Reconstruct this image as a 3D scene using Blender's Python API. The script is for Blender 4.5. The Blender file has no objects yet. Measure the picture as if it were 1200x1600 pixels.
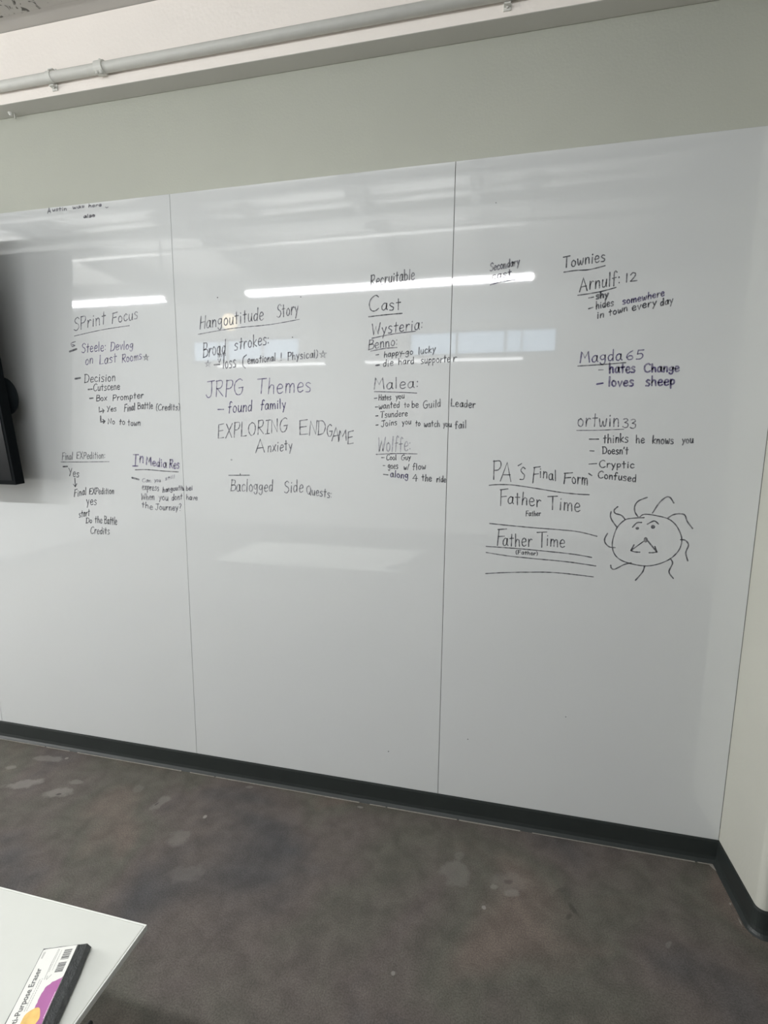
import bpy, bmesh, math, random
from mathutils import Vector, Matrix, noise
random.seed(7)
S = bpy.context.scene
COL = S.collection

# ------------------------------------------------------------------ camera
FPX = 762.32                                   # focal length in pixels of the 1200x1600 frame
RIGHT = Vector((0.97519612, 0.22111905, 0.00994504))
DOWN = Vector((0.04113425, -0.13689935, -0.98973054))
FWD = Vector((-0.2174868, 0.96559046, -0.14259928))
CAM = Vector((0.0, -2.001, 1.66))
cd = bpy.data.cameras.new('camera')
cam = bpy.data.objects.new('camera', cd)
COL.objects.link(cam)
cam.matrix_world = Matrix(((RIGHT.x, -DOWN.x, -FWD.x, CAM.x), (RIGHT.y, -DOWN.y, -FWD.y, CAM.y),
                           (RIGHT.z, -DOWN.z, -FWD.z, CAM.z), (0, 0, 0, 1)))
cd.sensor_fit = 'VERTICAL'
cd.sensor_height = 36.0
cd.lens = FPX / 1600 * 36.0
cd.clip_start = 0.02
S.camera = cam

# ------------------------------------------------------------------ light level
TUBE = 76.0                                    # radiance of the fluorescent lenses overhead
TUBE_FAR = 4.5                                # radiance of the dimmer lenses further back
SIDE_FILL = 10.0                                # radiance of the unseen left window, added to even the light
SKY = 1.7                                      # daylight outside the far windows
S.view_settings.view_transform = 'Standard'
S.view_settings.look = 'None'
S.view_settings.exposure = 0.42
S.view_settings.gamma = 1.0
S.view_settings.use_curve_mapping = False
w = bpy.data.worlds.new('daylight')
S.world = w
w.use_nodes = True
w.node_tree.nodes['Background'].inputs[0].default_value = (0.62, 0.80, 1.0, 1)
w.node_tree.nodes['Background'].inputs[1].default_value = 0.0   # the room is closed; daylight from the far panes, fill from the added side pane
S.cycles.use_denoising = True
S.cycles.denoising_prefilter = 'ACCURATE'
S.cycles.use_adaptive_sampling = False
S.cycles.sample_clamp_indirect = 4.0
S.cycles.max_bounces = 8
S.cycles.diffuse_bounces = 5
S.cycles.caustics_reflective = False

# ------------------------------------------------------------------ helpers
def pray(u, v):
    return RIGHT * ((u - 600) / FPX) + DOWN * ((v - 800) / FPX) + FWD
def on_y(u, v, y=0.0):
    d = pray(u, v); return CAM + d * ((y - CAM.y) / d.y)
def on_z(u, v, z=0.0):
    d = pray(u, v); return CAM + d * ((z - CAM.z) / d.z)

def obj(name, bm, mat, parent=None, smooth=False):
    me = bpy.data.meshes.new(name)
    bm.normal_update(); bm.to_mesh(me); bm.free()
    if mat is not None:
        for m in (mat if isinstance(mat, (list, tuple)) else [mat]):
            me.materials.append(m)
    if smooth:
        for p in me.polygons: p.use_smooth = True
    o = bpy.data.objects.new(name, me); COL.objects.link(o)
    if parent is not None: o.parent = parent
    return o
def thing(name, label, cat, loc=(0, 0, 0), group=None):
    o = bpy.data.objects.new(name, None); COL.objects.link(o)
    o.location = loc; o.empty_display_size = .05
    return tag(o, label, cat, group)
def tag(o, label=None, cat=None, group=None, kind=None):
    if label: o['label'] = label
    if cat: o['category'] = cat
    if group: o['group'] = group
    if kind: o['kind'] = kind
    return o
def struct(name, bm, mat, smooth=False):
    return tag(obj(name, bm, mat, None, smooth), kind='structure')
def box(bm, x0, x1, y0, y1, z0, z1, bev=0.0, seg=2):
    vs = [bm.verts.new((x, y, z)) for x in (x0, x1) for y in (y0, y1) for z in (z0, z1)]
    q = [(0, 1, 3, 2), (4, 6, 7, 5), (0, 4, 5, 1), (2, 3, 7, 6), (0, 2, 6, 4), (1, 5, 7, 3)]
    fs = [bm.faces.new([vs[i] for i in f]) for f in q]
    if bev:
        es = list({e for f in fs for e in f.edges})
        bmesh.ops.bevel(bm, geom=es, offset=bev, segments=seg, affect='EDGES', profile=0.5)
    return bm
def B(*a, **k): return box(bmesh.new(), *a, **k)
def tube(bm, a, b, r, n=20, r2=None, cap=True):
    a, b = Vector(a), Vector(b); d = (b - a).normalized()
    u = d.orthogonal().normalized(); v = d.cross(u); r2 = r if r2 is None else r2
    A = [bm.verts.new(a + (u * math.cos(t) + v * math.sin(t)) * r) for t in [2 * math.pi * i / n for i in range(n)]]
    Z = [bm.verts.new(b + (u * math.cos(t) + v * math.sin(t)) * r2) for t in [2 * math.pi * i / n for i in range(n)]]
    for i in range(n): bm.faces.new((A[i], A[(i + 1) % n], Z[(i + 1) % n], Z[i]))
    if cap: bm.faces.new(A[::-1]); bm.faces.new(Z)
    return bm
def prism(bm, pts, z0, z1):
    lo = [bm.verts.new((p[0], p[1], z0)) for p in pts]; hi = [bm.verts.new((p[0], p[1], z1)) for p in pts]
    n = len(pts)
    for i in range(n): bm.faces.new((lo[i], lo[(i + 1) % n], hi[(i + 1) % n], hi[i]))
    bm.faces.new(lo[::-1]); bm.faces.new(hi)
    return bm
def sweep(bm, path, prof):
    """path: list of (x, y, nx, ny); prof: list of (offset along n, z)."""
    rows = [[bm.verts.new((x + nx * o, y + ny * o, z)) for o, z in prof] for x, y, nx, ny in path]
    for r0, r1 in zip(rows, rows[1:]):
        for i in range(len(prof)):
            j = (i + 1) % len(prof); bm.faces.new((r0[i], r1[i], r1[j], r0[j]))
    bm.faces.new(rows[0]); bm.faces.new(rows[-1][::-1])
    bmesh.ops.recalc_face_normals(bm, faces=bm.faces)
    return bm

# ------------------------------------------------------------------ materials
def mat(name, col, rough=0.5, spec=0.5, var=0.0, vscale=8.0, bump=0.0, bscale=60.0, metal=0.0, emit=None):
    m = bpy.data.materials.new(name); m.use_nodes = True
    nt = m.node_tree; p = nt.nodes['Principled BSDF']
    p.inputs['Base Color'].default_value = (*col, 1)
    p.inputs['Roughness'].default_value = rough
    p.inputs['Specular IOR Level'].default_value = spec
    p.inputs['Metallic'].default_value = metal
    tc = nt.nodes.new('ShaderNodeTexCoord')
    if var:
        n = nt.nodes.new('ShaderNodeTexNoise'); n.inputs['Scale'].default_value = vscale; n.inputs['Detail'].default_value = 5
        nt.links.new(tc.outputs['Object'], n.inputs['Vector'])
        mx = nt.nodes.new('ShaderNodeMix'); mx.data_type = 'RGBA'
        mx.inputs['A'].default_value = (*[c * (1 - var) for c in col], 1)
        mx.inputs['B'].default_value = (*[min(1, c * (1 + var)) for c in col], 1)
        nt.links.new(n.outputs['Fac'], mx.inputs['Factor']); nt.links.new(mx.outputs['Result'], p.inputs['Base Color'])
    if bump:
        n = nt.nodes.new('ShaderNodeTexNoise'); n.inputs['Scale'].default_value = bscale; n.inputs['Detail'].default_value = 4
        nt.links.new(tc.outputs['Object'], n.inputs['Vector'])
        b = nt.nodes.new('ShaderNodeBump'); b.inputs['Strength'].default_value = bump; b.inputs['Distance'].default_value = .01
        nt.links.new(n.outputs['Fac'], b.inputs['Height']); nt.links.new(b.outputs['Normal'], p.inputs['Normal'])
    if emit:
        p.inputs['Emission Color'].default_value = (*emit[0], 1); p.inputs['Emission Strength'].default_value = emit[1]
    return m

M_PAINT = mat('grey_green_wall_paint', (.41, .42, .365), .75, .25, .05, 3, .08, 120)
M_RETURN = mat('warm_white_wall_paint', (.46, .46, .41), .7, .3, .05, 4, .1, 90)
M_BEAM = mat('cream_beam_paint', (.85, .80, .745), .7, .25, .03, 5, .1, 70)
M_BOARD = mat('glossy_white_board', (.555, .57, .565), .035, .95, .02, 2.0, .012, 1.6)
M_GAP = mat('dark_gap', (.13, .13, .125), .9, .1, .2)
M_BASE = mat('black_vinyl_base', (.018, .022, .021), .45, .4, .15, 12)
M_GLUE = mat('pale_glue', (.24, .225, .20), .8, .2, .35, 60)
M_PIPE = mat('white_painted_pipe', (.62, .62, .58), .45, .4, .06, 20, .12, 50)
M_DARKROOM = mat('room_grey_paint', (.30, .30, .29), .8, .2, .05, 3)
M_STRIP = mat('grey_ledger_paint', (.50, .49, .465), .8, .2, .06, 6)
M_SOFFIT_SHADE = mat('shaded_soffit_tone', (.60, .595, .555), .8, .2, .05, 4)  # beam underside: its shade is put into this darker colour
M_JOIST = mat('dark_joist_paint', (.17, .17, .165), .8, .2, .05, 3)
M_ROOMWHITE = mat('room_white_paint', (.84, .84, .82), .8, .2, .04, 3)
M_METAL = mat('white_enamel', (.7, .7, .68), .4, .5, .03, 10)
M_GREYMETAL = mat('grey_steel', (.22, .22, .22), .4, .5, .1, 10, metal=.6)
M_LENS = mat('lit_lens', (.9, .9, .88), .5, .2, emit=((.975, .985, 1.0), TUBE))
M_LENS_FAR = mat('lit_far_lens', (.9, .9, .88), .5, .2, emit=((.975, .985, 1.0), TUBE_FAR))
for m in (M_LENS, M_LENS_FAR): m.cycles.emission_sampling = 'FRONT'
M_WARM = mat('warm_bulb', (.9, .8, .6), .5, .2, emit=((1.0, .82, .52), 3.5))
M_TV = mat('black_plastic', (.004, .0052, .006), .8, .06, .2, 9)
M_SCREEN = mat('black_screen', (.004, .005, .006), .3, .15, .1, 4)
M_TVBACK = mat('dark_grey_plastic', (.008, .011, .013), .8, .1, .2, 14)
M_TABLE = mat('white_laminate', (.56, .57, .53), .4, .35, .02, 30)
M_TEDGE = mat('pale_edge_band', (.66, .67, .63), .5, .4, .04, 30)
M_BLACK = mat('black_leg_paint', (.012, .012, .013), .4, .5, .1, 10)
M_FELT = mat('charcoal_felt', (.115, .12, .12), .95, .1, .3, 120, .5, 300)
M_LABEL = mat('white_printed_card', (.70, .70, .66), .4, .4, .02, 20)
M_PURPLE = mat('magenta_print', (.36, .13, .30), .4, .4, .06, 30)
M_GOLD = mat('golden_print', (.70, .46, .16), .4, .4, .35, 90)
M_PRINT = mat('grey_print', (.10, .10, .10), .5, .3, .1, 30)
M_MICRO = mat('light_grey_print', (.36, .36, .34), .5, .3, .1, 30)
M_WPRINT = mat('pale_pink_print', (.72, .55, .68), .5, .3, .1, 30)

def concrete_ceiling():
    m = mat('rough_concrete', (.42, .41, .385), .9, .1)
    nt = m.node_tree; p = nt.nodes['Principled BSDF']; tc = nt.nodes['Texture Coordinate']
    n = nt.nodes.new('ShaderNodeTexNoise'); n.inputs['Scale'].default_value = 26; n.inputs['Detail'].default_value = 6; n.inputs['Distortion'].default_value = 1.2
    r = nt.nodes.new('ShaderNodeValToRGB')
    r.color_ramp.elements[0].position = .36; r.color_ramp.elements[0].color = (.10, .10, .09, 1)
    r.color_ramp.elements[1].position = .43; r.color_ramp.elements[1].color = (.44, .43, .40, 1)
    nt.links.new(tc.outputs['Object'], n.inputs['Vector']); nt.links.new(n.outputs['Fac'], r.inputs['Fac'])
    nt.links.new(r.outputs['Color'], p.inputs['Base Color'])
    b = nt.nodes.new('ShaderNodeBump'); b.inputs['Strength'].default_value = .5
    nt.links.new(n.outputs['Fac'], b.inputs['Height']); nt.links.new(b.outputs['Normal'], p.inputs['Normal'])
    return m
M_CONC = concrete_ceiling()

def floor_material():
    m = bpy.data.materials.new('stained_concrete'); m.use_nodes = True
    nt = m.node_tree; N = nt.nodes.new; L = nt.links.new; p = nt.nodes['Principled BSDF']
    tc = N('ShaderNodeTexCoord')
    def nz(scale, det=4, dist=0.0):
        n = N('ShaderNodeTexNoise'); n.inputs['Scale'].default_value = scale; n.inputs['Detail'].default_value = det
        n.inputs['Distortion'].default_value = dist; L(tc.outputs['Object'], n.inputs['Vector']); return n
    def ramp(src, stops):
        r = N('ShaderNodeValToRGB'); e = r.color_ramp.elements
        while len(e) < len(stops): e.new(.5)
        for k, (pos, c) in zip(e, stops): k.position = pos; k.color = (*c, 1)
        L(src, r.inputs['Fac']); return r.outputs['Color']
    def mix(a, b, f, mode='MIX'):
        x = N('ShaderNodeMix'); x.data_type = 'RGBA'; x.blend_type = mode
        for s, v in (('A', a), ('B', b), ('Factor', f)):
            if isinstance(v, (int, float)): x.inputs[s].default_value = v
            elif isinstance(v, tuple): x.inputs[s].default_value = (*v, 1)
            else: L(v, x.inputs[s])
        return x.outputs['Result']
    big = nz(1.5, 3, .6)
    base = ramp(big.outputs['Fac'], [(.30, (.056, .055, .056)), (.44, (.096, .082, .074)), (.54, (.084, .080, .066)), (.66, (.122, .099, .084))])
    fine = nz(210, 4)
    base = mix(base, ramp(fine.outputs['Fac'], [(.35, (.68, .68, .68)), (.65, (1.32, 1.32, 1.32))]), .75, 'MULTIPLY')
    mid = nz(14, 5, .3)
    base = mix(base, ramp(mid.outputs['Fac'], [(.35, (.80, .80, .80)), (.65, (1.16, 1.16, 1.16))]), .8, 'MULTIPLY')
    wob = nz(22, 3)
    marks = [(37, 1225, .085, .035, .5, .55), (92, 1239, .075, .035, .3, .5), (76, 1185, .085, .028, .1, .4), (16, 1199, .035, .015, .2, .4),
             (119, 1222, .04, .018, .2, .4), (250, 1255, .028, .055, -.2, .4), (282, 1308, .05, .045, .3, .3), (104, 1185, .012, .01, 0, .8),
             (713, 1363, .065, .06, .2, .28), (717, 1337, .022, .022, 0, .25), (797, 1379, .07, .05, .3, .22), (772, 1386, .02, .012, .5, .5),
             (802, 1395, .03, .016, .4, .35), (756, 1418, .008, .008, 0, 1.0), (614, 1521, .008, .008, 0, .8), (320, 1276, .010, .012, 0, 1.0),
             (563, 1261, .014, .007, 0, .7), (390, 1230, .02, .01, .2, .4), (290, 1365, .07, .04, .2, .2), (217, 1232, .03, .03, .2, .22), (1045, 1475, .02, .008, .8, .35)]
    darks = [(92, 1241, .016, .008, .4, .8), (245, 1256, .006, .014, -.3, .7), (795, 1378, .02, .014, .2, .45), (896, 1421, .014, .03, .5, .65),
             (889, 1432, .022, .008, .9, .5), (876, 1391, .03, .012, .5, .3)]
    for tint, lst in (((.215, .20, .185), marks), ((.035, .03, .027), darks)):
        for u, v, rx, ry, ang, k in lst:
            c = on_z(u, v)
            mp = N('ShaderNodeMapping'); mp.vector_type = 'TEXTURE'
            mp.inputs['Location'].default_value = c; mp.inputs['Rotation'].default_value = (0, 0, ang); mp.inputs['Scale'].default_value = (rx, ry, 1)
            L(tc.outputs['Object'], mp.inputs['Vector'])
            ln = N('ShaderNodeVectorMath'); ln.operation = 'LENGTH'; L(mp.outputs['Vector'], ln.inputs[0])
            ad = N('ShaderNodeMath'); ad.operation = 'MULTIPLY_ADD'; L(wob.outputs['Fac'], ad.inputs[0]); ad.inputs[1].default_value = 1.6; L(ln.outputs['Value'], ad.inputs[2])
            mr = N('ShaderNodeMapRange'); mr.inputs['From Min'].default_value = 1.45; mr.inputs['From Max'].default_value = 1.85
            mr.inputs['To Min'].default_value = k; mr.inputs['To Max'].default_value = 0; L(ad.outputs['Value'], mr.inputs['Value'])
            base = mix(base, tint, mr.outputs['Result'])
    L(base, p.inputs['Base Color'])
    p.inputs['Roughness'].default_value = .6; p.inputs['Specular IOR Level'].default_value = .3
    b = N('ShaderNodeBump'); b.inputs['Strength'].default_value = .15; b.inputs['Distance'].default_value = .004
    L(fine.outputs['Fac'], b.inputs['Height']); L(b.outputs['Normal'], p.inputs['Normal'])
    return m

def ink(name, col, fade):
    """Dry-wipe ink: streaks where the marker ran thin let the pale board tone through."""
    m = mat(name, col, .6, .15)
    nt = m.node_tree; p = nt.nodes['Principled BSDF']; tc = nt.nodes['Texture Coordinate']
    n = nt.nodes.new('ShaderNodeTexNoise'); n.inputs['Scale'].default_value = 55; n.inputs['Detail'].default_value = 3
    r = nt.nodes.new('ShaderNodeValToRGB')
    r.color_ramp.elements[0].position = .38; r.color_ramp.elements[0].color = (*col, 1)
    r.color_ramp.elements[1].position = .72; r.color_ramp.elements[1].color = (*[c + (.55 - c) * fade for c in col], 1)
    nt.links.new(tc.outputs['Object'], n.inputs['Vector']); nt.links.new(n.outputs['Fac'], r.inputs['Fac'])
    nt.links.new(r.outputs['Color'], p.inputs['Base Color'])
    return m
INK = {'k': ink('black_marker_ink', (.075, .078, .088), .45), 'p': ink('violet_marker_ink', (.075, .062, .145), .45),
       'g': ink('worn_marker_ink', (.13, .13, .15), .6), 'f': ink('faint_wiped_ink', (.30, .30, .33), .7),
       'v': ink('worn_violet_ink', (.15, .13, .22), .5)}

# ------------------------------------------------------------------ the room
XL, XR, YB, ZC = -6.6, 2.4, -7.0, 3.75
XC = 0.9365                                    # corner with the return wall
struct('floor', B(XL - .1, XR + .1, YB - .1, .2, -.1, 0), floor_material())
struct('ceiling', B(XL - .1, XR + .1, YB - .1, .2, ZC, ZC + .1), M_ROOMWHITE)
struct('wall_back', B(XL - .1, XR + .1, .0065, .2, 0, ZC), M_PAINT)
def side_wall():
    bm = bmesh.new(); y0, y1, z0, z1 = -3.85, -.45, 1.25, 3.0
    box(bm, XL - .1, XL, YB - .1, .006, 0, z0); box(bm, XL - .1, XL, YB - .1, .006, z1, ZC)
    box(bm, XL - .1, XL, YB - .1, y0, z0, z1); box(bm, XL - .1, XL, y1, .006, z0, z1)
    return bm
struct('wall_left', side_wall(), M_ROOMWHITE)
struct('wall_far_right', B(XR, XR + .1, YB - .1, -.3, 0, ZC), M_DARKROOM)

def win_wall():
    bm = bmesh.new()
    xs = [XL - .1, -6.0, -3.7, -1.6, .95, XR + .1]; z0, z1 = 3.18, 3.62
    box(bm, xs[0], xs[-1], YB - .1, YB, 0, z0); box(bm, xs[0], xs[-1], YB - .1, YB, z1, ZC)
    for a, b in ((0, 1), (2, 3), (4, 5)): box(bm, xs[a], xs[b], YB - .1, YB, z0, z1)
    return bm
struct('wall_front', win_wall(), M_ROOMWHITE)
M_GLASS = mat('daylit_pane', (.5, .6, .7), .3, .5, emit=((.62, .80, 1.0), SKY))
for k, (x0, x1) in enumerate(((-1.6, .95), (-6.0, -3.7))):
    bm = bmesh.new()
    for n in range(4):
        x = x0 + (x1 - x0 - .04) * n / 3; box(bm, x, x + .04, YB - .07, YB - .02, 3.18, 3.62)
    box(bm, x0, x1, YB - .07, YB - .02, 3.18, 3.22); box(bm, x0, x1, YB - .07, YB - .02, 3.58, 3.62)
    fr = struct('window_%d' % (k + 1), bm, M_GREYMETAL)
    obj('pane', B(x0 + .02, x1 - .02, YB - .05, YB - .045, 3.2, 3.6), M_GLASS, fr)

bm = bmesh.new()
for k in range(5):
    y = -3.85 + (3.4 - .05) * k / 4; box(bm, XL - .07, XL - .02, y, y + .05, 1.25, 3.0)
for z in (1.25, 2.1, 2.95): box(bm, XL - .07, XL - .02, -3.85, -.45, z, z + .05)
fr = struct('window_3', bm, M_GREYMETAL)  # unseen window, added to fill the lower boards with light
M_SIDE_FILL = mat('added_fill_pane', (.5, .6, .7), .3, .5, emit=((1.0, .985, .96), SIDE_FILL))
obj('pane', B(XL - .05, XL - .045, -3.84, -.46, 1.26, 2.99), M_SIDE_FILL, fr)
# return wall with a rounded outside corner
arc = [(XC + .025 - .025 * math.cos(t), -.3 + .025 - .025 * math.sin(t)) for t in [math.pi / 2 * i / 8 for i in range(9)]]
struct('wall_right', prism(bmesh.new(), [(XC, .006)] + arc + [(XR + .1, -.3), (XR + .1, .006)], 0, ZC), M_RETURN)
# beam over the board, ledger strip and rough slab above it
BY = -.074
beam = struct('trim_1', B(XL, XR, BY, .006, 3.096, 3.368, bev=.003), [M_BEAM, M_SOFFIT_SHADE])
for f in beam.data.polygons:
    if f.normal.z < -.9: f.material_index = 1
bm = bmesh.new(); c = Vector((-2.172, -.022, 3.096))
tube(bm, c, c - Vector((0, 0, .012)), .011, 10, .006); tube(bm, c + Vector((.012, .005, 0)), c + Vector((.016, .006, -.02)), .003, 8)
obj('anchor_stub', bm, M_PIPE, beam)
struct('trim_2', B(XL, XR, -.135, .006, 3.369, ZC), M_STRIP)
struct('trim_3', B(XL, XR, -.62, -.138, 3.366, ZC), M_CONC)
# joists of the ceiling further out (seen mirrored in the board)
k = 4
for x in (-5.95, -4.35, -2.75, -1.15, -.22, 1.4):
    struct('trim_%d' % k, B(x - .035, x + .035, -4.0, -1.62, 3.50, ZC), M_JOIST); k += 1
struct('trim_%d' % k, B(XL, XR, -4.12, -4.0, 3.46, ZC), M_JOIST)

# vinyl cove base
prof = [(0, 0), (.022, 0), (.016, .004), (.010, .012), (.007, .026), (.006, .088), (.004, .095), (0, .095)]
base_back = struct('baseboard_back', sweep(bmesh.new(), [(XL, .0, 0, -1), (XC - .004, .0, 0, -1)], prof), M_BASE)
pr = [(XC, 0.0, -1, 0)] + [(x, y, -math.cos(t), -math.sin(t)) for (x, y), t in zip(arc, [math.pi / 2 * i / 8 for i in range(9)])] + [(XR, -.3, 0, -1)]
base_right = struct('baseboard_right', sweep(bmesh.new(), pr, prof), M_BASE, True)
for p in base_right.data.polygons: p.use_smooth = False
bm = bmesh.new(); x = XL
while x < XC - .03:                            # broken pale line of adhesive along the toe of the base
    l = random.uniform(.05, .35); wd = random.uniform(.001, .0035)
    box(bm, x, min(x + l, XC - .03), -.0225 - wd, -.021, 0, .0018); x += l + random.choice((0, 0, .01, .05))
obj('glue_line', bm, M_GLUE, base_back)
def blot(bm, pts, z=.0015):
    vs = [bm.verts.new((*on_z(u, v).xy, z)) for u, v in pts]
    lo = [bm.verts.new((*a.co.xy, 0)) for a in vs]
    bm.faces.new(vs)
    for i in range(len(vs)): bm.faces.new((vs[i], lo[i], lo[(i + 1) % len(vs)], vs[(i + 1) % len(vs)]))
bm = bmesh.new()
blot(bm, [(1090, 1340), (1108, 1341.5), (1113, 1350), (1119, 1361), (1113, 1356), (1106, 1349), (1099, 1346)])
blot(bm, [(1139, 1411), (1143, 1411), (1142, 1415), (1140, 1414)]); blot(bm, [(1153, 1434), (1157, 1440), (1160, 1447), (1156, 1442)])
blot(bm, [(1013, 1325.5), (1024, 1326.5), (1028, 1329), (1016, 1327.6)])
obj('glue_residue', bm, M_GLUE, base_right)

# ------------------------------------------------------------------ whiteboard panels
PW, Z0, Z1 = 1.2192, .095, 2.701
X1 = -1.4065; X2 = X1 + 1.2175
edges = [(-3.8435, -2.6270), (-2.6255, X1 - .0006), (X1 + .0006, X2 - .0012), (X2 + .0012, XC - .0022)]
labels = ['white wall panel left of the first seam, behind the black television',
          'glossy white wall panel holding the SPrint Focus notes, right of the black television',
          'glossy white wall panel in the middle holding the Hangoutitude Story and Cast notes',
          'glossy white wall panel in the right corner holding the Townies notes and the face drawing']
panels = []
for (a, b), lb in zip(edges, labels):
    o = obj('whiteboard', B(a, b, 0, .006, Z0, Z1, bev=.0008, seg=1), M_BOARD)
    panels.append(tag(o, lb, 'whiteboard', 'white wall panels'))
bm = bmesh.new()
for a, b in zip(edges, edges[1:]): box(bm, a[1], b[0], .0018, .006, Z0, Z1)
box(bm, edges[-1][1], XC, .0018, .006, Z0 + .05, Z1)
tag(obj('trim_20', bm, M_GAP), kind='structure')

# ------------------------------------------------------------------ handwriting: single-stroke letters, ~ marks a curved stroke
G = {
'A': '66|0,0 34,100 64,0;12,34 56,36', 'B': '54|5,0 7,100;~5,98 44,92 40,60 8,52;~8,52 54,46 50,8 3,0',
'C': '60|~58,88 40,100 12,80 2,45 14,8 38,0 60,14', 'D': '60|6,0 7,98;~0,98 40,94 60,55 44,10 2,0',
'E': '50|48,100 5,96 4,2 50,4;4,52 42,55', 'F': '52|4,0 8,98;2,98 54,102;6,55 44,57',
'G': '64|~58,90 40,100 10,80 2,42 16,6 42,2 58,22 60,44;34,44 66,46', 'H': '54|4,0 6,100;50,0 52,100;5,50 51,54',
'I': '36|0,100 36,101;18,100 18,0;0,0 36,1', 'J': '52|6,98 58,102;~36,100 38,30 30,4 12,0 0,16',
'K': '52|5,0 5,100;48,96 6,46 52,0', 'L': '46|5,100 4,2 46,4', 'M': '72|2,0 12,100 36,40 60,100 70,0',
'N': '58|4,0 6,98 52,4 54,100', 'O': '64|~34,98 8,78 4,40 24,4 50,10 62,50 54,84 32,98', 'P': '50|6,0 8,100;~4,96 44,96 50,70 34,50 8,48',
'Q': '62|~34,98 8,78 4,40 24,4 50,10 62,50 54,84 32,98;38,28 62,-8', 'R': '54|6,0 8,100;~4,96 42,98 48,72 34,52 8,50;12,50 54,0',
'S': '50|~48,86 30,100 8,84 14,62 40,46 48,20 26,0 2,10', 'T': '58|0,98 60,101;31,99 29,0', 'U': '54|~4,100 4,30 20,0 42,8 52,40 52,100',
'W': '76|2,98 18,0 38,74 56,2 74,100', 'X': '54|2,100 54,0;52,100 2,0', 'Y': '50|2,100 25,52;50,100 14,0',
'a': '44|~38,52 22,60 4,38 6,8 22,2 36,22 39,56;~38,58 37,20 46,2', 'b': '42|5,100 6,2;~6,40 22,58 40,42 38,12 20,0 6,10',
'c': '38|~38,50 22,60 4,38 8,8 24,0 40,10', 'd': '44|~38,46 20,56 4,36 8,6 22,2 37,22;39,102 38,0', 'e': '42|~5,30 38,36 34,56 18,60 4,36 10,6 26,0 42,10',
'f': '38|~40,92 28,102 18,88 16,50 14,-4;2,52 34,55', 'g': '44|~38,50 22,60 4,42 10,20 26,18 38,38;~39,58 39,0 30,-26 14,-28 4,-14', 'h': '44|6,100 5,0;~5,32 20,56 36,50 38,26 40,0',
'i': '18|9,56 9,0;9,78 10,83', 'j': '28|~18,56 18,-10 8,-28 0,-16;18,78 19,83', 'k': '40|6,100 5,0;38,56 6,26 40,0', 'l': '16|8,102 8,0',
'm': '64|5,58 5,0;~5,36 16,56 28,52 31,26 32,0;~32,34 44,56 56,52 60,26 61,0', 'n': '42|5,58 5,0;~5,34 20,56 34,52 37,26 38,0', 'o': '42|~22,58 6,46 5,16 20,0 36,10 38,40 20,58',
'p': '42|6,58 5,-34;~6,40 22,58 38,46 36,20 20,8 6,16', 'q': '42|~36,50 20,58 4,40 8,14 22,8 36,28;38,58 38,-34', 'r': '34|6,58 6,0;~6,30 16,50 26,58 36,52',
's': '38|~36,54 20,62 6,48 18,34 34,22 28,2 4,2', 't': '36|18,92 18,0;2,60 36,62', 'u': '42|~5,58 5,20 14,0 30,8 37,32;~38,58 37,20 42,0', 'v': '38|3,58 18,0 38,60',
'w': '56|~3,58 8,10 18,2 28,34;~28,40 36,4 48,8 55,58', 'x': '40|3,56 38,0;38,58 3,0', 'y': '40|3,58 20,14;40,60 10,-34', 'z': '40|3,56 38,56 3,0 40,0',
'1': '20|10,100 10,0', '2': '46|~4,78 20,100 40,84 30,46 4,4;4,2 50,2', '3': '44|~6,92 28,100 40,82 18,56;~18,56 42,44 40,12 20,0 2,10',
'4': '44|30,100 4,40 46,42;36,78 34,0', '5': '46|48,100 14,98 10,58;~10,58 36,60 44,32 30,4 4,2', '6': '46|~40,98 14,70 4,30 18,2 40,12 38,38 22,44 6,26',
':': '14|6,52 7,56;6,10 7,14', '.': '12|5,0 6,4', '!': '14|7,100 7,30;7,2 7,6', '?': '38|~4,84 18,100 36,84 22,52 18,36;17,2 18,6', '(': '22|~20,106 4,80 4,20 18,-8', ')': '22|~2,106 18,80 18,20 4,-8',
'-': '30|2,36 28,38', '/': '34|30,100 2,-6', "'": '14|10,102 4,80', ' ': '34|',
}
GL = {}
for ch, s in G.items():
    wd, st = s.split('|'); L_ = []
    for t in st.split(';'):
        if t:
            L_.append((t[0] == '~', [tuple(int(q) / 100 for q in a.split(',')) for a in t.lstrip('~').split()]))
    GL[ch] = (int(wd) / 100, L_)
def smooth(pts, n=6):
    if len(pts) < 3: return pts
    out = []
    for i in range(len(pts) - 1):
        p0, p1, p2, p3 = pts[max(i - 1, 0)], pts[i], pts[i + 1], pts[min(i + 2, len(pts) - 1)]
        for k in range(n):
            t = k / n
            out.append(tuple(.5 * (2 * p1[j] + (p2[j] - p0[j]) * t + (2 * p0[j] - 5 * p1[j] + 4 * p2[j] - p3[j]) * t * t + (3 * p1[j] - p0[j] - 3 * p2[j] + p3[j]) * t ** 3) for j in (0, 1)))
    return out + [pts[-1]]
YI = -.0006
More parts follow.
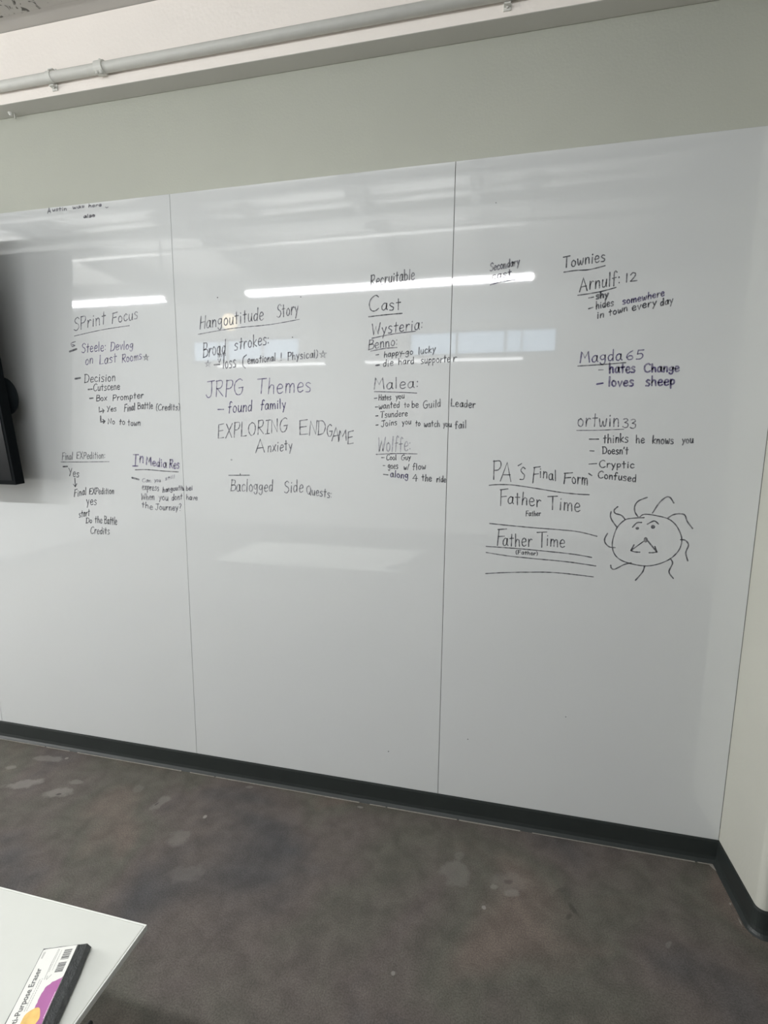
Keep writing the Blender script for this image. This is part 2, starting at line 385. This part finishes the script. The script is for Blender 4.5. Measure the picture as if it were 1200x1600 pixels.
class Ink:
    """Collects ribbons of ink lying on the board's front face."""
    def __init__(s): s.bm = bmesh.new()
    def stroke(s, px, wd):
        P = [on_y(u, v) for u, v in px]
        Q = [Vector((p.x, p.z)) for p in P]
        R = [Q[0]]
        for q in Q[1:]:
            if (q - R[-1]).length > 1e-5: R.append(q)
        if len(R) == 1: R.append(R[0] + Vector((.001, .001)))
        n = len(R); ph = random.uniform(0, 9); rows = []
        for i, q in enumerate(R):
            t = (R[min(i + 1, n - 1)] - R[max(i - 1, 0)])
            t = t.normalized() if t.length > 1e-9 else Vector((1, 0))
            a = (R[i] - R[i - 1]).normalized() if i else t
            b = (R[i + 1] - R[i]).normalized() if i < n - 1 else t
            k = 1 / max(.6, math.sqrt(max(0.05, (1 + a.dot(b)) / 2)))
            h = wd / 2 * (1 + .14 * math.sin(ph + i * 1.3)) * k
            nn = Vector((-t.y, t.x)) * h; rows.append((q + nn, q - nn))
        def V(p, y=YI): return s.bm.verts.new((p.x, y, p.y))
        vs = [(V(a), V(b)) for a, b in rows]
        for (a, b), (c, d) in zip(vs, vs[1:]): s.bm.faces.new((a, c, d, b))
        for e, sg in ((0, -1), (n - 1, 1)):                             # round ends
            a, b = vs[e]; q = R[e]; t = (R[min(e + 1, n - 1)] - R[max(e - 1, 0)]).normalized() * sg
            h = (rows[e][0] - rows[e][1]).length / 2; nn = Vector((-t.y, t.x)) * sg
            mid = [V(q + nn * sg * h * math.cos(x) * sg + t * h * math.sin(x)) for x in (math.pi / 4, math.pi / 2, 3 * math.pi / 4)]
            s.bm.faces.new([a] + mid + [b] if sg > 0 else [b] + mid[::-1] + [a])
    def line(s, pts, wd, sm=True): s.stroke(smooth(pts) if sm else pts, wd)
    def word(s, text, x0, y0, x1, y1, h, wd):
        gap = .15
        tot = sum(GL[c][0] + gap for c in text) - gap
        dx, dy = x1 - x0, y1 - y0; cur = 0
        for c in text:
            gw, st = GL[c]; jy = random.uniform(-.035, .035); js = random.uniform(.94, 1.06); jl = random.uniform(-.05, .05)
            for curved, pts in st:
                pts = smooth(pts) if curved else pts
                out = []
                for gx, gy in pts:
                    f = (cur + gx) / tot
                    yy = gy * js + jy
                    out.append((x0 + dx * f + h * yy * (.03 + jl) + random.uniform(-.012, .012) * h * 0, y0 + dy * f - h * yy))
                s.stroke(out, wd)
            cur += gw + gap
    def disc(s, cx, cy, rx, ry):
        vs = []
        for i in range(20):
            p = on_y(cx + rx * math.cos(i * math.pi / 10), cy + ry * math.sin(i * math.pi / 10)); vs.append(s.bm.verts.new((p.x, YI, p.z)))
        s.bm.faces.new(vs)
    def done(s, name, m, parent, label=None):
        for f in s.bm.faces:
            f.normal_update()
            if f.normal.y > 0: f.normal_flip()
        o = obj(name, s.bm, m, parent)
        if label: o['label'] = label
        return o

CR = {'A': (90, 470, 5.714), 'B': (80, 690, 4.8), 'C': (300, 460, 4.615), 'D': (300, 580, 4.444), 'E': (560, 410, 6.), 'F': (560, 570, 6.), 'G': (750, 380, 3.75),
      'H': (870, 630, 5.217), 'I': (740, 700, 5.4545), 'J': (920, 760, 6.667), 'K': (60, 300, 10.), 'L': (890, 430, 6.667), 'N': (190, 700, 8.571)}
WID = {'t': .0034, 'n': .0043, 'b': .0060, 'x': .0080}
def pts_of(s): return [tuple(float(q) for q in a.split(',')) for a in s.split()]
STAR = [(.02, -1), (.55, .95), (-.95, -.25), (.95, -.35), (-.6, .9), (.02, -1)]
def note(panel, name, crop, text, label, colour='k', parent=None):
    """One block of writing. Rows: 'word x0 y0 x1 y1 height [colour][width]' | '_ points' curve | '- points' straight | '@ x y rx ry' dot | '* x y r' star.
    Rows starting with # go to a sub-part of that name."""
    jobs = []                                   # (part name or '', colour, rows)
    tgt, colr, wid, cr = '', colour, 'n', crop
    for row in text.strip().split('\n'):
        row = row.strip()
        if row.startswith('#'): tgt = row[1:].strip(); continue
        if row.startswith('%'):                 # style: colour, width, crop
            f = row[1:].split(); colr = f[0]; wid = f[1]; cr = f[2] if len(f) > 2 else cr; continue
        jobs.append((tgt, colr, wid, cr, row))
    root = bpy.data.objects.new(name, None); COL.objects.link(root); root.parent = parent or panels[panel]; root['label'] = label
    for tgt, colr, wid, cr, row in jobs:
        I_ = Ink(); ox, oy, sc = CR[cr]; wd = WID[wid]; f = row.split(' ', 1)
        X = lambda p: [(ox + a / sc, oy + b / sc) for a, b in p]
        kind = 'written_word'
        if f[0] == '_': I_.line(X(pts_of(f[1])), wd); kind = 'stroke'
        elif f[0] == '--':
            for q in f[1].split('|'): I_.line(X(pts_of(q)), wd, False)
            kind = 'arrow' if '|' in f[1] else 'dash'
        elif f[0] == '@':
            a = [float(q) for q in f[1].split()]; I_.disc(ox + a[0] / sc, oy + a[1] / sc, a[2] / sc, a[3] / sc); kind = 'dot'
        elif f[0] == '*':
            a = [float(q) for q in f[1].split()]; I_.line(X([(a[0] + x * a[2], a[1] + y * a[2]) for x, y in STAR]), wd * .8, False); kind = 'star'
        else:
            a = [float(q) for q in f[1].split()]
            I_.word(f[0], ox + a[0] / sc, oy + a[1] / sc, ox + a[2] / sc, oy + a[3] / sc, a[4] / sc, wd)
        I_.done(tgt or kind, INK[colr], root)
    return root

note(1, 'handwritten_line', 'K', '''
% g n
A 145 335 195 325 78
ustin 220 300 440 285 50
was 535 265 715 240 50
here 785 240 985 220 52
_ 1050,238 1068,246 1092,236
# small_word
% g b
also 710 404 880 386 46
''', 'faint grey line of writing at the top of its panel', 'f')
note(1, 'handwritten_note', 'A', '''
% v n
Steele: 215 462 430 445 84
Devlog 472 447 672 425 76
on 248 572 315 558 80
Last 375 570 525 545 80
Rooms 575 555 750 520 76
% g n
* 790 505 28
_ 160,365 122,380 130,408 155,398 128,392
% k n
Decision 240 730 515 715 74
Cutscene 320 805 555 790 62
Box 345 895 440 890 54
Prompter 492 894 765 868 56
-- 372,950 372,992 415,980|400,965 415,980 405,1000
Yes 440 990 525 985 48
Final 595 990 690 975 60
Battle 715 967 850 965 60
(Credits) 880 977 1090 975 54
% k b
-- 385,1030 386,1082 420,1075|405,1060 422,1075 410,1092
% k n
No 450 1100 510 1100 48
to 550 1105 600 1105 50
town 628 1114 738 1115 54
% k x
-- 108,454 170,431
-- 158,697 203,688
% k b
-- 275,792 310,788
-- 288,872 318,868
# heading
% g n
SPrint 145 268 425 206 118
Focus 485 208 715 158 96
# underline
% g t
_ 150,315 300,280 450,250 640,222
''', 'list of notes under the SPrint Focus heading', 'k')
note(1, 'handwritten_note', 'B', '''
% k n
Yes 132 258 208 266 56
-- 178,275 181,338|165,318 181,338 192,316
Final 172 415 262 397 54
EXPedition 287 395 470 392 46
yes 265 470 340 474 62
start 208 570 288 555 52
Do 262 612 305 608 38
the 328 610 382 610 50
Battle 400 615 493 625 56
Credits 295 690 437 695 52
% k x
-- 90,188 122,186
# heading
% k t
Final 82 138 160 135 55
EXPedition: 192 130 405 126 52
# underline
_ 75,153 250,153 435,150
''', 'list of notes under the Final EXPedition heading')
note(1, 'handwritten_note', 'N', '''
% g n
express 275 558 500 572 88
hangouti 550 592 800 562 66
When 262 692 438 695 84
you 500 692 620 702 78
dont 672 700 810 686 78
the 270 792 415 825 80
Journey 455 828 755 832 80
? 768 842 800 838 100
% f n
Can 275 458 395 456 50
you 440 448 520 455 50
still 585 430 710 405 44
% k x
-- 142,398 230,422
# heading
% v b
I 150 241 218 243 148
n 240 192 292 192 148
Media 330 228 600 260 108
Res 640 266 770 276 112
# underline
% k n
_ 183,292 350,290 560,308 762,320
''', 'smudged note under the In Media Res heading', 'g')
note(2, 'handwritten_words', 'N', '''
% g n
tu 808 566 832 566 60
bei 865 570 950 560 66
have 868 690 1015 700 70
''', 'ends of two lines running over the seam from the panel at left', 'g')
note(2, 'handwritten_note', 'C', '''
% g n
Broad 80 455 240 422 100
strokes: 305 402 555 358 84
loss 222 532 315 525 84
( 360 528 390 526 80
emotional 402 502 600 478 52
! 635 476 650 475 52
Physical) 690 472 905 455 54
% g t
ine 185 455 240 442 34
_ 187,465 197,490 206,464
* 945 432 27
% k b
-- 160,508 200,505
% f n
* 115 500 24
% v n D
JRPG 98 186 355 164 116
Themes 450 158 825 142 104
% p n
found 250 290 415 276 76
family 475 268 650 258 66
-- 180,266 220,265
% g n
EXPLORING 180 472 660 416 98
E 745 443 805 440 106
N 812 442 865 440 95
D 872 446 925 442 95
G 938 457 974 456 86
A 970 488 1022 480 96
M 1015 490 1072 482 76
E 1080 506 1120 500 86
A 442 565 505 560 88
nxiety 525 562 695 545 72
@ 275 615 7 6
# heading
% g n C
Hangoutitude 55 250 515 182 92
Story 612 167 765 138 90
# underline
% g t
_ 45,288 300,244 560,218 775,180
''', 'notes under the Hangoutitude Story heading', 'g')
note(2, 'heading', 'D', '''
% g n
Baclogged 268 832 560 834 80
Side 640 845 770 838 86
Quests: 795 852 970 880 58
# overline
% k n
-- 255,723 400,722|335,712 336,722
''', 'heading Baclogged Side Quests low on the panel', 'g')
note(2, 'heading', 'E', '''
% k n
Recruitable 115 225 525 158 104
C 98 465 188 455 150
ast 215 452 395 440 112
# underline
_ 97,510 250,492 410,478
''', 'heading Recruitable Cast')
note(2, 'handwritten_note', 'E', '''
% k t
happy 240 892 410 868 56
go 442 872 510 862 58
lucky 562 862 720 838 66
-- 410,856 432,853
% k n
-- 165,868 190,864
% k t
die 230 980 325 966 62
hard 375 958 520 950 60
supporte 585 950 858 932 66
% k b
-- 165,966 195,962
# heading
% g n
Wysteria: 125 685 600 622 104
Benno: 93 820 365 776 86
# underline
% g n
_ 128,712 320,672 535,645
_ 115,832 240,808 360,798
''', 'two underlined headings with a pair of bullets below the Cast heading')
note(2, 'handwritten_note', 'F', '''
% k t
Hates 190 332 305 330 54
you 350 326 430 312 56
wanted 192 415 385 398 58
to 430 402 475 396 50
be 500 402 562 398 58
Guild 608 408 770 392 68
Tsundere 205 498 460 480 56
Joins 215 582 360 562 56
you 410 562 492 555 52
to 535 577 578 571 54
watch 615 582 762 580 56
yo 795 580 838 580 54
% k n
-- 150,315 175,312
-- 160,396 182,395
-- 163,480 183,478
-- 165,566 185,563
# heading
% g n
Malea: 145 230 560 216 104
# underline
_ 150,252 350,256 545,265
''', 'underlined heading with four bullets low in the right half of the panel')
note(2, 'handwritten_note', 'F', '''
% k t
Cool 262 893 355 892 52
Guy 402 895 488 887 48
goes 278 972 370 975 60
w/ 425 982 475 980 48
flow 508 985 630 978 60
-- 217,870 243,870
-- 232,945 250,945
% k n
4 505 1090 550 1090 60
the 595 1088 685 1090 60
ride 732 1100 820 1100 54
-- 235,1027 278,1032
% p n
along 300 1052 465 1066 64
# heading
% f n
Wolffe: 180 815 490 806 134
# underline
% g n
_ 168,840 350,832 550,835
''', 'pale heading with three bullets, lowest in the right half of the panel')
note(3, 'handwritten_words', 'F', '''
% k n
Leader 868 392 1095 402 68
u 848 580 872 580 54
fail 905 598 1010 590 66
% k n E
r 885 932 918 926 66
''', 'ends of three lines running over the seam from the panel at left')
note(3, 'heading', 'G', '''
% g n
Secondary 58 165 230 128 44
cast 70 212 183 192 40
# underline
_ 60,245 130,225 208,214
''', 'small pale heading Secondary cast', 'g')
note(3, 'heading', 'G', '''
% k n
Townies 487 145 732 106 62
# underline
_ 492,170 560,160 640,155 733,132
''', 'heading Townies at the top of the panel')
note(3, 'handwritten_note', 'L', '''
% k b
shy 275 250 400 226 66
% k n
hides 275 352 455 320 74
in 285 453 355 435 74
town 408 427 600 368 66
every 650 372 900 312 72
day 945 322 1075 288 72
-- 200,237 250,228
-- 198,350 243,335
% p n
somewhere 550 305 985 215 68
# heading
% k n G
Arnulf: 583 283 820 242 78
12 850 230 915 222 52
# underline
% k n L
_ 85,210 220,190 350,165 482,128
''', 'underlined heading with number 12 and two slanted bullets')
note(3, 'handwritten_note', 'G', '''
% p b
hates 757 762 908 756 56
Change 962 757 1165 752 48
loves 752 838 898 838 54
sheep 970 836 1140 832 56
-- 685,826 720,820
% g t
-- 695,743 722,742
# heading
% p n
Magda 585 702 830 686 66
65 855 685 955 680 56
# underline
% k n
_ 573,720 700,712 853,700
''', 'underlined heading with number 65 and two violet bullets', 'p')
note(3, 'handwritten_note', 'H', '''
% k n
thinks 378 325 580 318 68
he 645 324 712 324 64
knows 778 328 950 332 64
you 1020 324 1110 324 54
Doesn't 373 412 580 416 56
Cryptic 347 522 628 530 56
Confused 335 610 645 640 56
-- 265,293 340,293
-- 270,388 303,390
-- 262,496 325,492
-- 260,573 285,590
# heading
% g n
ortwin 168 190 505 192 112
33 535 200 640 206 72
# underline
% g t
_ 162,222 350,220 545,212
''', 'underlined heading with number 33 and four bullets')
note(3, 'handwritten_note', 'I', '''
% k n
F 225 492 290 490 132
ather 290 472 570 502 104
T 632 528 710 528 120
ime 728 530 905 546 112
% k t
Father 445 580 570 578 44
% k n
F 197 830 270 830 138
ather 248 836 495 836 104
T 540 845 620 845 122
ime 618 832 775 850 108
# bracketed_word
% k t
(Father) 360 902 545 914 32
# heading
% k n
P 163 265 232 262 152
A 228 282 320 288 160
s 390 270 435 268 165
F 500 297 555 295 132
inal 562 252 704 278 92
F 765 305 835 303 88
orm 838 298 970 320 96
_ 380,150 395,142 410,132
# ruled_line
% k n
_ 133,318 200,312 330,315 520,342 720,375 870,392 985,398
_ 137,643 300,660 520,680 750,698 900,715 1050,752
_ 107,838 350,855 600,878 850,905 1005,932
_ 107,890 300,920 540,945 800,970 1040,1005
_ 102,1070 250,1062 450,1058 700,1062 1020,1098
''', "title lines under PA's Final Form between ruled lines")
dood = note(3, 'drawn_face', 'J', '''
% k n
_ 530,318 560,296 600,290 680,300 820,335 900,395 950,480 968,560 950,640 900,710 820,770 700,815 580,828 440,805 330,765 265,700 243,610 262,510 300,420 375,350 450,332 575,325
''', 'round face drawn in black marker with wavy hair strands')
def piece(name, rows):
    I_ = Ink(); ox, oy, sc = CR['J']
    for kind, v in rows:
        if kind == '@': I_.disc(ox + v[0] / sc, oy + v[1] / sc, v[2] / sc, v[3] / sc)
        else: I_.line([(ox + a / sc, oy + b / sc) for a, b in pts_of(v)], .0050, kind == '_')
    I_.done(name, INK['k'], dood)
for s in ('515,320 480,265 480,200 520,150 607,115', '663,277 735,170 800,115 845,115 885,172', '820,332 880,295 950,285 1000,300 1025,365 1080,438',
          '957,555 1005,562 1038,610 1010,690 1030,775', '848,750 872,800 835,890 880,958', '580,828 560,890 485,978', '440,797 365,815 270,862 235,850 228,822',
          '275,638 215,630 172,590 165,545 195,488', '293,425 245,360 225,310 232,262', '378,345 340,302 275,280 265,245 300,212'):
    piece('hair_strand', [('_', s)])
piece('eyebrow', [('_', '455,425 500,380 548,376')]); piece('eyebrow', [('_', '610,393 680,360 725,392')])
piece('eye', [('@', (505, 436, 19, 15))]); piece('eye', [('@', (668, 421, 23, 21))])
piece('nose', [('@', (592, 557, 22, 28))])
piece('arrow', [('-', '575,568 438,668'), ('-', '470,610 438,668'), ('_', '438,668 480,682 530,684')])
piece('arrow', [('-', '612,565 708,683'), ('-', '688,625 708,683'), ('_', '708,683 665,690 628,690')])
for u, v, pn in ((731, 1155, 3), (775, 317, 3), (470, 464, 2), (340, 465, 2), (457, 527, 2), (160, 1157, 1), (607, 1174, 2), (884, 1120, 3)):
    I_ = Ink(); I_.disc(u, v, 1.0, .9); I_.done('ink_speck', INK['k'], panels[pn])

# ------------------------------------------------------------------ conduit along the beam
PZ, PR = 3.152, .019
PY = BY - PR
bm = tube(bmesh.new(), (XL, PY, PZ), (XR, PY, PZ), PR, 24)
pipe = tag(obj('conduit_pipe', bm, M_PIPE, None, True), 'white painted conduit pipe fixed along the face of the beam over the panels', 'pipe')
bm = bmesh.new(); x = on_y(158, 107, PY).x
tube(bm, (x - .018, PY, PZ), (x + .018, PY, PZ), PR + .006, 24); tube(bm, (x + .01, PY - .012, PZ - PR - .012), (x + .01, PY - .012, PZ - PR + .004), .006, 8)
tube(bm, (x - .01, PY - .012, PZ - PR - .010), (x - .01, PY - .012, PZ - PR + .004), .006, 8); tube(bm, (x, PY - .005, PZ + PR - .004), (x, PY - .005, PZ + PR + .010), .005, 8)
obj('coupling', bm, M_PIPE, pipe)
for x in (on_y(80, 125, PY).x, on_y(793, 3, PY).x):
    bm = bmesh.new()
    for k in range(-1, 2, 2):
        z = PZ + k * (PR + .010)
        box(bm, x - .013, x + .013, BY - .005, BY, z - .012, z + .012, bev=.001, seg=1)
        box(bm, x - .011, x + .011, BY - .022, BY - .005, z + k * .001 - .002, z + k * .001 + .002)
        tube(bm, (x, BY - .005, z + k * .004), (x, BY - .011, z + k * .004), .004, 8)
    tube(bm, (x - .011, PY, PZ), (x + .011, PY, PZ), PR + .0025, 24)
    obj('pipe_clamp', bm, M_PIPE, pipe)

# ------------------------------------------------------------------ fluorescent lights (seen mirrored in the panels)
def fixture(x0, x1, y, z, label, grp='hanging fluorescent lights'):
    r = thing('fluorescent_light', label, 'light', (0, 0, 0), grp)
    bm = bmesh.new(); box(bm, x0 + .03, x1 - .03, y - .008, y + .008, z + .05, z + .075, bev=.003)
    for x in (x0, x1 - .03): box(bm, x, x + .03, y - .04, y + .04, z + .018, z + .052, bev=.005)
    obj('housing', bm, M_METAL, r)
    bm = bmesh.new(); h, v = (.034, .022) if y > -5 else (.025, .03)
    q = [(y - h, z + .05 - v), (y + h, z + .05 - v), (y + h, z + .05), (y - h, z + .05)]
    a = [bm.verts.new((x0 + .03, *c)) for c in q]; b = [bm.verts.new((x1 - .03, *c)) for c in q]
    for n in range(4): bm.faces.new((a[n], b[n], b[(n + 1) % 4], a[(n + 1) % 4]))
    bmesh.ops.recalc_face_normals(bm, faces=bm.faces)
    for n in bm.faces:
        n.normal_update()
        if n.normal.dot(n.calc_center_median() - Vector((n.calc_center_median().x, y, z + .05 - v / 2))) < 0: n.normal_flip()
    obj('lens', bm, M_LENS if y > -5 else M_LENS_FAR, r)
    for x in (x0 + .06, x1 - .06):
        obj('hanging_rod', tube(bmesh.new(), (x, y, z + .07), (x, y, ZC - .02), .012, 10), M_GREYMETAL, r)
        obj('ceiling_canopy', tube(bmesh.new(), (x, y, ZC - .05), (x, y, ZC), .085, 20, .10), M_GREYMETAL, r)
    return r
fixture(-2.33, .27, -2.37, 2.965, 'long hanging fluorescent light whose glare crosses the middle and right panels')
fixture(-5.72, -3.14, -2.37, 2.965, 'long hanging fluorescent light whose glare lies above the SPrint Focus heading')
fixture(-4.97, -2.87, -6.2, 2.94, 'distant fluorescent light glinting under the Hangoutitude Story heading')
fixture(-2.22, .39, -6.2, 2.94, 'distant fluorescent light glinting beside the Cast heading')
# conduit near the ceiling over the lights
bm = tube(bmesh.new(), (XL, -2.40, 3.44), (XR, -2.40, 3.44), .022, 14)
tag(obj('ceiling_pipe', bm, M_METAL, None, True), 'thin white ceiling pipe mirrored high in the panels over the fluorescent glare', 'pipe')
bm = tube(bmesh.new(), (XL, -1.60, 3.47), (XR, -1.60, 3.47), .022, 14)
tag(obj('ceiling_pipe', bm, M_GREYMETAL, None, True), 'thin grey ceiling pipe mirrored just under the top edge of the panels', 'pipe')
bm = B(XL, XR, -2.27, -2.15, 3.49, 3.57, bev=.008)
tag(obj('cable_tray', bm, M_JOIST), 'grey ceiling cable tray mirrored as a dark band between the two pipes', 'cable tray')
r = thing('pendant_lamp', 'small warm globe lamp mirrored beside the Hangoutitude heading', 'lamp')
gp = Vector((-3.6, -4.3, 3.25))
bm = bmesh.new(); bmesh.ops.create_uvsphere(bm, u_segments=20, v_segments=12, radius=.11, matrix=Matrix.Translation(gp))
obj('globe', bm, M_WARM, r, True)
obj('cord', tube(bmesh.new(), gp + Vector((0, 0, .1)), (gp.x, gp.y, ZC), .006, 8), M_BLACK, r)

# ------------------------------------------------------------------ television at the left edge
tv = thing('wall_television', 'black wall-mounted television cut off by the left edge of the photo', 'television', (-2.187, -.11, 1.447))
TW, TH, TD = 1.95, 1.18, .045
def tvp(name, bm, m, parent=tv, sm=False): return obj(name, bm, m, parent, sm)
bm = prism(bmesh.new(), [(-TW, 0), (0, 0), (0, TH - .045), (-.012, TH - .016), (-.04, TH), (-TW, TH)], 0, TD)
bmesh.ops.transform(bm, matrix=Matrix.Rotation(math.pi / 2, 4, 'X'), verts=bm.verts)
tvp('bezel', bm, M_TV)
scr = tvp('screen', B(-TW + .015, -.015, -TD - .002, -TD, .02, TH - .015), M_SCREEN)
bm = bmesh.new()
bmesh.ops.create_uvsphere(bm, u_segments=28, v_segments=16, radius=1, matrix=Matrix.Translation((-.072, .052, .405)) @ Matrix.Diagonal((.058, .036, .085, 1)))
tvp('rear_housing', bm, M_TVBACK, tv, True)
tvp('wall_mount', B(-.75, -.5, 0, .05, .3, .6, bev=.005), M_TVBACK)
tv.rotation_euler = (math.radians(6.0), 0, 0)

# ------------------------------------------------------------------ table and eraser
TX, TY, TZ = -.614, -1.3065, .74
tb = thing('white_table', 'white laminate table corner at the bottom left of the photo', 'table', (-1.3, -1.7, 0))
def tp(name, bm, m):
    bmesh.ops.translate(bm, vec=(1.3, 1.7, 0), verts=bm.verts); return obj(name, bm, m, tb)
tp('table_top', B(-2.1, TX - .003, -2.05, TY - .003, TZ - .012, TZ, bev=.002), M_TABLE)
bm = bmesh.new(); box(bm, -2.1, TX, TY - .003, TY, TZ - .013, TZ - .0005, bev=.001); box(bm, TX - .003, TX, -2.05, TY - .003, TZ - .013, TZ - .0005, bev=.001)
tp('edge_band', bm, M_TEDGE)
for x in (-2.0, -.745):                        # trestle frames: two legs, a stretcher and a rail under the top
    for y in (-1.92, -1.46):
        bm = bmesh.new(); tube(bm, (x, y, TZ - .012), (x, y, 0.012), .016, 14); tube(bm, (x, y, .012), (x, y, 0), .022, 14)
        tp('leg', bm, M_BLACK)
    tp('stretcher', tube(bmesh.new(), (x, -1.98, .5), (x, -1.325, .5), .005, 12), M_BLACK)

FL = Vector((-.7415, -1.4085, 0)); U = Vector((.372, -.928, 0)).normalized(); W = Vector((.928, .372, 0)).normalized()
EL, EW, EZ = .130, .057, .7685
er = thing('whiteboard_eraser', 'charcoal felt eraser with a white and magenta printed card on the white table', 'eraser', (*(FL + U * .065 + W * .028).xy, TZ))
ORG = Vector(er.location)
def E_(s, t, z): return FL + U * s + W * t + Vector((0, 0, z)) - ORG
bm = bmesh.new()
secs = [(TZ, .012, .012), (TZ + .004, .014, .014), (TZ + .016, .010, .010), (EZ - .004, .002, .002), (EZ - .001, .0, .0012)]
rings = []
for z, fl, en in secs:
    ring = []
    n = 9
    gl = min(fl, .0)
    loop = [(-en + (EL + 2 * en) * i / n, -gl) for i in range(n)] + [(EL + en, -gl + (EW + fl + gl) * i / 4) for i in range(4)] + \
           [(EL + en - (EL + 2 * en) * i / n, EW + fl) for i in range(n)] + [(-en, EW + fl - (EW + fl + gl) * i / 4) for i in range(4)]
    for s, t in loop:
        j = noise.noise(Vector((s * 60, t * 60, z * 80))) * .0018
        ring.append(bm.verts.new(E_(s + j, t + j, z)))
    rings.append(ring)
for a, b in zip(rings, rings[1:]):
    for i in range(len(a)): bm.faces.new((a[i], a[(i + 1) % len(a)], b[(i + 1) % len(a)], b[i]))
bm.faces.new(rings[-1]); bm.faces.new(rings[0][::-1]); bmesh.ops.recalc_face_normals(bm, faces=bm.faces)
obj('felt_block', bm, M_FELT, er)
bm = bmesh.new()
def slab(bm, pts, z0, z1):
    lo = [bm.verts.new(E_(s, t, z0)) for s, t in pts]; hi = [bm.verts.new(E_(s, t, z1)) for s, t in pts]; n = len(pts)
    for i in range(n): bm.faces.new((lo[i], lo[(i + 1) % n], hi[(i + 1) % n], hi[i]))
    bm.faces.new(lo[::-1]); bm.faces.new(hi); bmesh.ops.recalc_face_normals(bm, faces=bm.faces)
slab(bm, [(.0022, .0014), (.0012, .006), (.0012, EW - .001), (EL - .0015, EW - .001), (EL - .0015, .0016)], EZ - .001, EZ)
card = obj('printed_card', bm, M_LABEL, er)
def st(cx, cy):
    """crop pixel of the card -> (along, across) on the card"""
    q = on_z(cx / 7.5, 1450 + cy / 7.5, EZ) - FL; q.z = 0
    return q.dot(U), q.dot(W)
def flat(name, polys, m, dz=.0002):
    bm = bmesh.new()
    for p in polys: slab(bm, p, EZ, EZ + dz)
    return obj(name, bm, m, card)
clampst = lambda s, t: (min(max(s, .002), EL - .002), min(max(t, .002), EW - .0012))
edge = [(752, 563), (720, 585), (690, 597), (650, 618), (612, 632), (590, 655), (548, 682), (528, 702), (512, 735), (488, 765), (470, 800), (446, 845), (438, 875), (418, 905), (404, 945), (400, 985), (385, 1040), (360, 1090), (330, 1150)]
poly = [clampst(*st(*p)) for p in edge]
poly = poly + [(EL - .002, poly[-1][1]), (EL - .002, EW - .0012)]
poly[0] = (poly[0][0], EW - .0012)
flat('magenta_area', [poly], M_PURPLE)
s0, t0 = st(350, 1080)
flat('golden_emblem', [[(s0 + .0165 * math.cos(a) * (1 + .06 * math.sin(3 * a)), t0 + .0125 * math.sin(a) * (1 + .05 * math.sin(5 * a))) for a in [2 * math.pi * i / 28 for i in range(28)]]], M_GOLD, .0004)
# bar code: two groups of bars
a, b = st(800, 250), st(690, 515); bars = []; s = a[0]; tt = (a[1] + b[1]) / 2
while s < b[0]:
    wd = random.choice((.0004, .0007, .0011)); 
    if abs(s - (a[0] + b[0]) / 2) > .0018: bars.append([(s, tt - .0062), (s, tt + .0062), (s + wd, tt + .0062), (s + wd, tt - .0062)])
    s += wd + random.choice((.0005, .0008, .0011))
flat('bar_code', bars, M_PRINT)
micro = []
for (p, q) in (((700, 250), (570, 520)), ((725, 260), (610, 500)), ((690, 245), (585, 450)), ((600, 420), (515, 610)), ((560, 560), (540, 600)), ((470, 600), (280, 985)), ((500, 590), (305, 985)), ((605, 545), (540, 610)), ((535, 280), (490, 360)), ((520, 280), (480, 360))):
    A_, B_ = st(*p), st(*q); n = 14; 
    for i in range(n):
        f0, f1 = i / n, (i + random.uniform(.55, .85)) / n
        sa, sb = A_[0] + (B_[0] - A_[0]) * f0, A_[0] + (B_[0] - A_[0]) * f1; ta = A_[1] + (B_[1] - A_[1]) * f0; tb_ = A_[1] + (B_[1] - A_[1]) * f1
        micro.append([(sa, ta - .0004), (sa, ta + .0004), (sb, tb_ + .0004), (sb, tb_ - .0004)])
flat('small_print', micro, M_MICRO)
white = []
A_, B_ = st(650, 748), st(500, 1065)
for i in range(16):
    f0, f1 = i / 16, (i + random.uniform(.55, .9)) / 16
    white.append([(A_[0] + (B_[0] - A_[0]) * f0, A_[1] - .0006), (A_[0] + (B_[0] - A_[0]) * f0, A_[1] + .0004), (A_[0] + (B_[0] - A_[0]) * f1, A_[1] + .0004), (A_[0] + (B_[0] - A_[0]) * f1, A_[1] - .0006)])
flat('pale_print', white, M_WPRINT, .0003)
# printed name of the article
fc = bpy.data.curves.new('lettering', 'FONT'); fc.body = 'Multi-Purpose Eraser'; fc.extrude = .00012; fc.offset = .012; fc.space_character = 1.02
fo = bpy.data.objects.new('lettering', fc); COL.objects.link(fo)
bpy.context.view_layer.update()
me = bpy.data.meshes.new_from_object(fo.evaluated_get(bpy.context.evaluated_depsgraph_get()))
bpy.data.objects.remove(fo)
xs = [v.co.x for v in me.vertices]; x1 = max(xs); full = x1 - min(xs)
e_end, p_beg = st(492, 470), st(240, 1010)
span = p_beg[0] - e_end[0]; k = span / (full * .70)     # 'Purpose Eraser' is about seven tenths of the line
for v in me.vertices:
    s = e_end[0] + (x1 - v.co.x) * k; t = e_end[1] + (p_beg[1] - e_end[1]) * (x1 - v.co.x) * k / span - v.co.y * k * 1.05
    v.co = E_(s, t, EZ + .0002 + v.co.z * .5)
me.materials.append(M_PRINT)
lo = bpy.data.objects.new('lettering', me); COL.objects.link(lo); lo.parent = card
